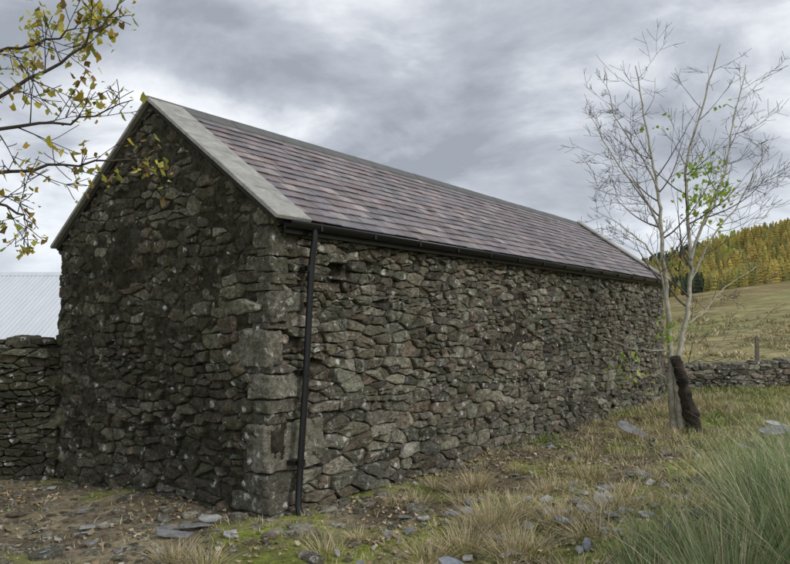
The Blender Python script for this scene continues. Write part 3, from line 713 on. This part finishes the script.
T.tube(T.smooth([(-5.6,5.6,-.4),(-5.5,5.6,.8),(-5.4,5.6,2.0),(-5.45,5.62,3.2),(-5.6,5.6,4.6),(-5.5,5.7,6.6)],5,.02),[.24-.0075*i for i in range(26)],14,0)
for k,m in enumerate(ML): T.limb(m,.030,.0035,n=7,mi=1,kids=13,klen=.6,maxlev=2,start=.35,up=.15,kk=(3,5))
M_mtw=bark_mat('maple_bark',(.05,.04,.035),(.10,.085,.07),(.03,.03,.02))
T.make('trunk_and_branches',[M_mtw,M_mtw],maple)
rs2=np.random.RandomState(4); tips=np.array([tuple(p) for p in T.tips])
sel=[]
for p in tips:
    n=rs2.poisson(1.2)
    if p[0]<-2.5 and p[2]>4.0: n+=3
    if p[0]<-4.0: n+=3
    if p[0]>-2.7 and p[2]<3.6: n+=1
    for k in range(n): sel.append(p+rs2.normal(0,.05,3)-np.array([0,0,.02]))
P=np.array(sel); n=len(P)
leafmesh('leaves',P,rs2.uniform(.03,.07,n),np.array([(.62,.54,.08),(.52,.52,.10),(.30,.34,.07),(.58,.40,.08),(.28,.19,.07),(.66,.60,.16)])[rs2.randint(0,6,n)],M_leaf,1.0,maple,rs2)

# ------------------------------------------------------------ forest (one mesh) and fence
rs2=np.random.RandomState(2)
def conifer(n_l=6):
    V=[];F=[]
    for l in range(n_l):
        z0=l/n_l; r=.24*(1-z0)**.7+.02; n=7; o=len(V)
        for k in range(n):
            a=2*math.pi*(k+rs2.rand()*.7)/n; rr=r*(rs2.uniform(.7,1.2) if k%2 else rs2.uniform(.4,.8)); V.append((rr*math.cos(a),rr*math.sin(a),z0-.02*rs2.rand()+.03))
        V.append((0,0,min(1,z0+.30)))
        F+=[(o+k,o+(k+1)%n,o+n) for k in range(n)]
    return np.array(V),np.array(F)
tm=[conifer() for _ in range(5)]
NV=[];NF=[];NC=[];off_=0
cnt=0
while cnt<11000:
    a=rs2.uniform(.15,1.2); dd=rs2.uniform(238,540)
    x_,y_=dd*math.sin(a),dd*math.cos(a)
    z_=float(hgt(x_,y_)); V_,F_=tm[rs2.randint(5)]
    h=rs2.uniform(3.2,7.2); dark=float(fbm(np.array([x_*.02+4.]),np.array([y_*.02]),63)[0])
    dk= (dd>455 and a<.52) or dark>.68 or (a<.43 and dark>.50)
    if dk: c=np.array([.06,.078,.04])
    else: c=np.array([(.47,.38,.10),(.39,.34,.09),(.30,.30,.10),(.50,.37,.10)])[rs2.randint(0,4)]*(.75+.5*dark)
    V2=V_*np.array([h*1.05,h*1.05,h])+np.array([x_,y_,z_-.3])
    NV.append(V2);NF.append(F_+off_); NC.append(np.tile(c*rs2.uniform(.7,1.25),(len(V_),1))); off_+=len(V_); cnt+=1
npmesh('forest',np.concatenate(NV),np.concatenate(NF),M_forest,None,np.concatenate(NC))
fence=empty('field_fence'); t=NT('weathered_timber'); t.bump(t.noise(30,4,.7,0,t.scalevec(1,1,.1)),.6,.01); M_tim=t.fin(t.mix(t.noise(8,4,.7,0,t.scalevec(4,4,.4)),(.11,.09,.07),(.27,.24,.19)),.9,.2)
V=[];F=[];px=[]
for k in range(8):
    fx=12.1+k*2.6; fy=22.7+k*.75; z=float(hgt(fx,fy)); px.append((fx,fy,z))
    s=.05; h=1.55; o=len(V); jx=R.uniform(-.06,.06)
    for (zz,w) in ((-.3,1),(h-.05,.95),(h,.5)):
        for (a,b_) in ((-1,-1),(1,-1),(1,1),(-1,1)): V.append((fx+a*s*w+jx*zz,fy+b_*s*w,z+zz))
    for l in range(2):
        for k2 in range(4): F.append((o+l*4+k2,o+l*4+(k2+1)%4,o+l*4+4+(k2+1)%4,o+l*4+4+k2))
    F.append((o+8,o+9,o+10,o+11))
pymesh('posts',V,F,M_tim,fence)
for zz in (.95,1.2,1.42):
    sweep([(p[0],p[1]-.06,p[2]+zz) for p in px],.006,4,M_ridge,'wire',fence)

# ------------------------------------------------------------ light, sky, camera
sd=Vector((.72,-.50,.62)).normalized(); elev=math.asin(sd.z); rot=math.atan2(sd.x,sd.y)
sun=bpy.data.lights.new('sun','SUN'); sun.energy=1.5; sun.angle=math.radians(12); sun.color=(1,.96,.90)
so=bpy.data.objects.new('sun',sun); so.rotation_euler=sd.to_track_quat('Z','Y').to_euler(); so.location=(8,-6,12); link(so)
w=bpy.data.worlds.new('World'); scene.world=w; w.use_nodes=True; nt=w.node_tree; bg=nt.nodes['Background']
sky=nt.nodes.new('ShaderNodeTexSky'); sky.sky_type='NISHITA'; sky.sun_disc=False; sky.sun_elevation=elev; sky.sun_rotation=rot
tc=nt.nodes.new('ShaderNodeTexCoord'); sp=nt.nodes.new('ShaderNodeSeparateXYZ'); nt.links.new(tc.outputs['Generated'],sp.inputs[0])
def M(op,a,b=None,c=None):
    n=nt.nodes.new('ShaderNodeMath'); n.operation=op
    for i,v in enumerate((a,b,c)):
        if v is None: continue
        if isinstance(v,(int,float)): n.inputs[i].default_value=v
        else: nt.links.new(v,n.inputs[i])
    return n.outputs[0]
zc=M('ADD',M('MAXIMUM',sp.outputs[2],0),.34); cb=nt.nodes.new('ShaderNodeCombineXYZ')
nt.links.new(M('DIVIDE',sp.outputs[0],zc),cb.inputs[0]); nt.links.new(M('DIVIDE',sp.outputs[1],zc),cb.inputs[1])
def WN(scale,det,rough,dist,off):
    mp=nt.nodes.new('ShaderNodeMapping'); mp.inputs['Location'].default_value=off; mp.inputs['Rotation'].default_value=(0,0,.6); mp.inputs['Scale'].default_value=(.95,1.15,1)
    nt.links.new(cb.outputs[0],mp.inputs[0]); n=nt.nodes.new('ShaderNodeTexNoise'); n.inputs['Scale'].default_value=scale; n.inputs['Detail'].default_value=det
    n.inputs['Roughness'].default_value=rough; n.inputs['Distortion'].default_value=dist; nt.links.new(mp.outputs[0],n.inputs['Vector']); return n.outputs['Fac']
f=M('ADD',M('MULTIPLY',WN(1.2,6,.5,.4,(3.1,1.2,0)),.60),M('MULTIPLY',WN(3.3,6,.58,.3,(7,4,0)),.40))
f=M('SUBTRACT',f,M('MULTIPLY',M('MAXIMUM',M('SUBTRACT',sp.outputs[2],.22),0),.10))
rmp=nt.nodes.new('ShaderNodeValToRGB'); nt.links.new(f,rmp.inputs[0]); e=rmp.color_ramp.elements
e[0].position=.38; e[0].color=(3.3,3.6,4.1,1); e[1].position=.60; e[1].color=(9.6,9.8,10.1,1)
m_=e.new(.46); m_.color=(4.9,5.2,5.8,1)
m_=e.new(.53); m_.color=(7.5,7.8,8.3,1)
hz=nt.nodes.new('ShaderNodeMapRange'); hz.inputs[1].default_value=.0; hz.inputs[2].default_value=.22; hz.inputs[3].default_value=.5; hz.inputs[4].default_value=0; nt.links.new(sp.outputs[2],hz.inputs[0])
mxh=nt.nodes.new('ShaderNodeMix'); mxh.data_type='RGBA'; nt.links.new(hz.outputs[0],mxh.inputs[0]); nt.links.new(rmp.outputs[0],mxh.inputs[6]); mxh.inputs[7].default_value=(7.8,8.4,9.2,1)
mx=nt.nodes.new('ShaderNodeMix'); mx.data_type='RGBA'; mx.inputs[0].default_value=.95; nt.links.new(sky.outputs[0],mx.inputs[6]); nt.links.new(mxh.outputs[2],mx.inputs[7])
nt.links.new(mx.outputs[2],bg.inputs['Color']); bg.inputs['Strength'].default_value=.112
cam=bpy.data.cameras.new('camera'); cam.lens=30.8; cam.sensor_width=36; cam.clip_end=4000; cam.clip_start=.05
co=bpy.data.objects.new('camera',cam); co.location=(0,0,2.08); co.rotation_euler=(math.radians(90+3.39),0,0); link(co); scene.camera=co
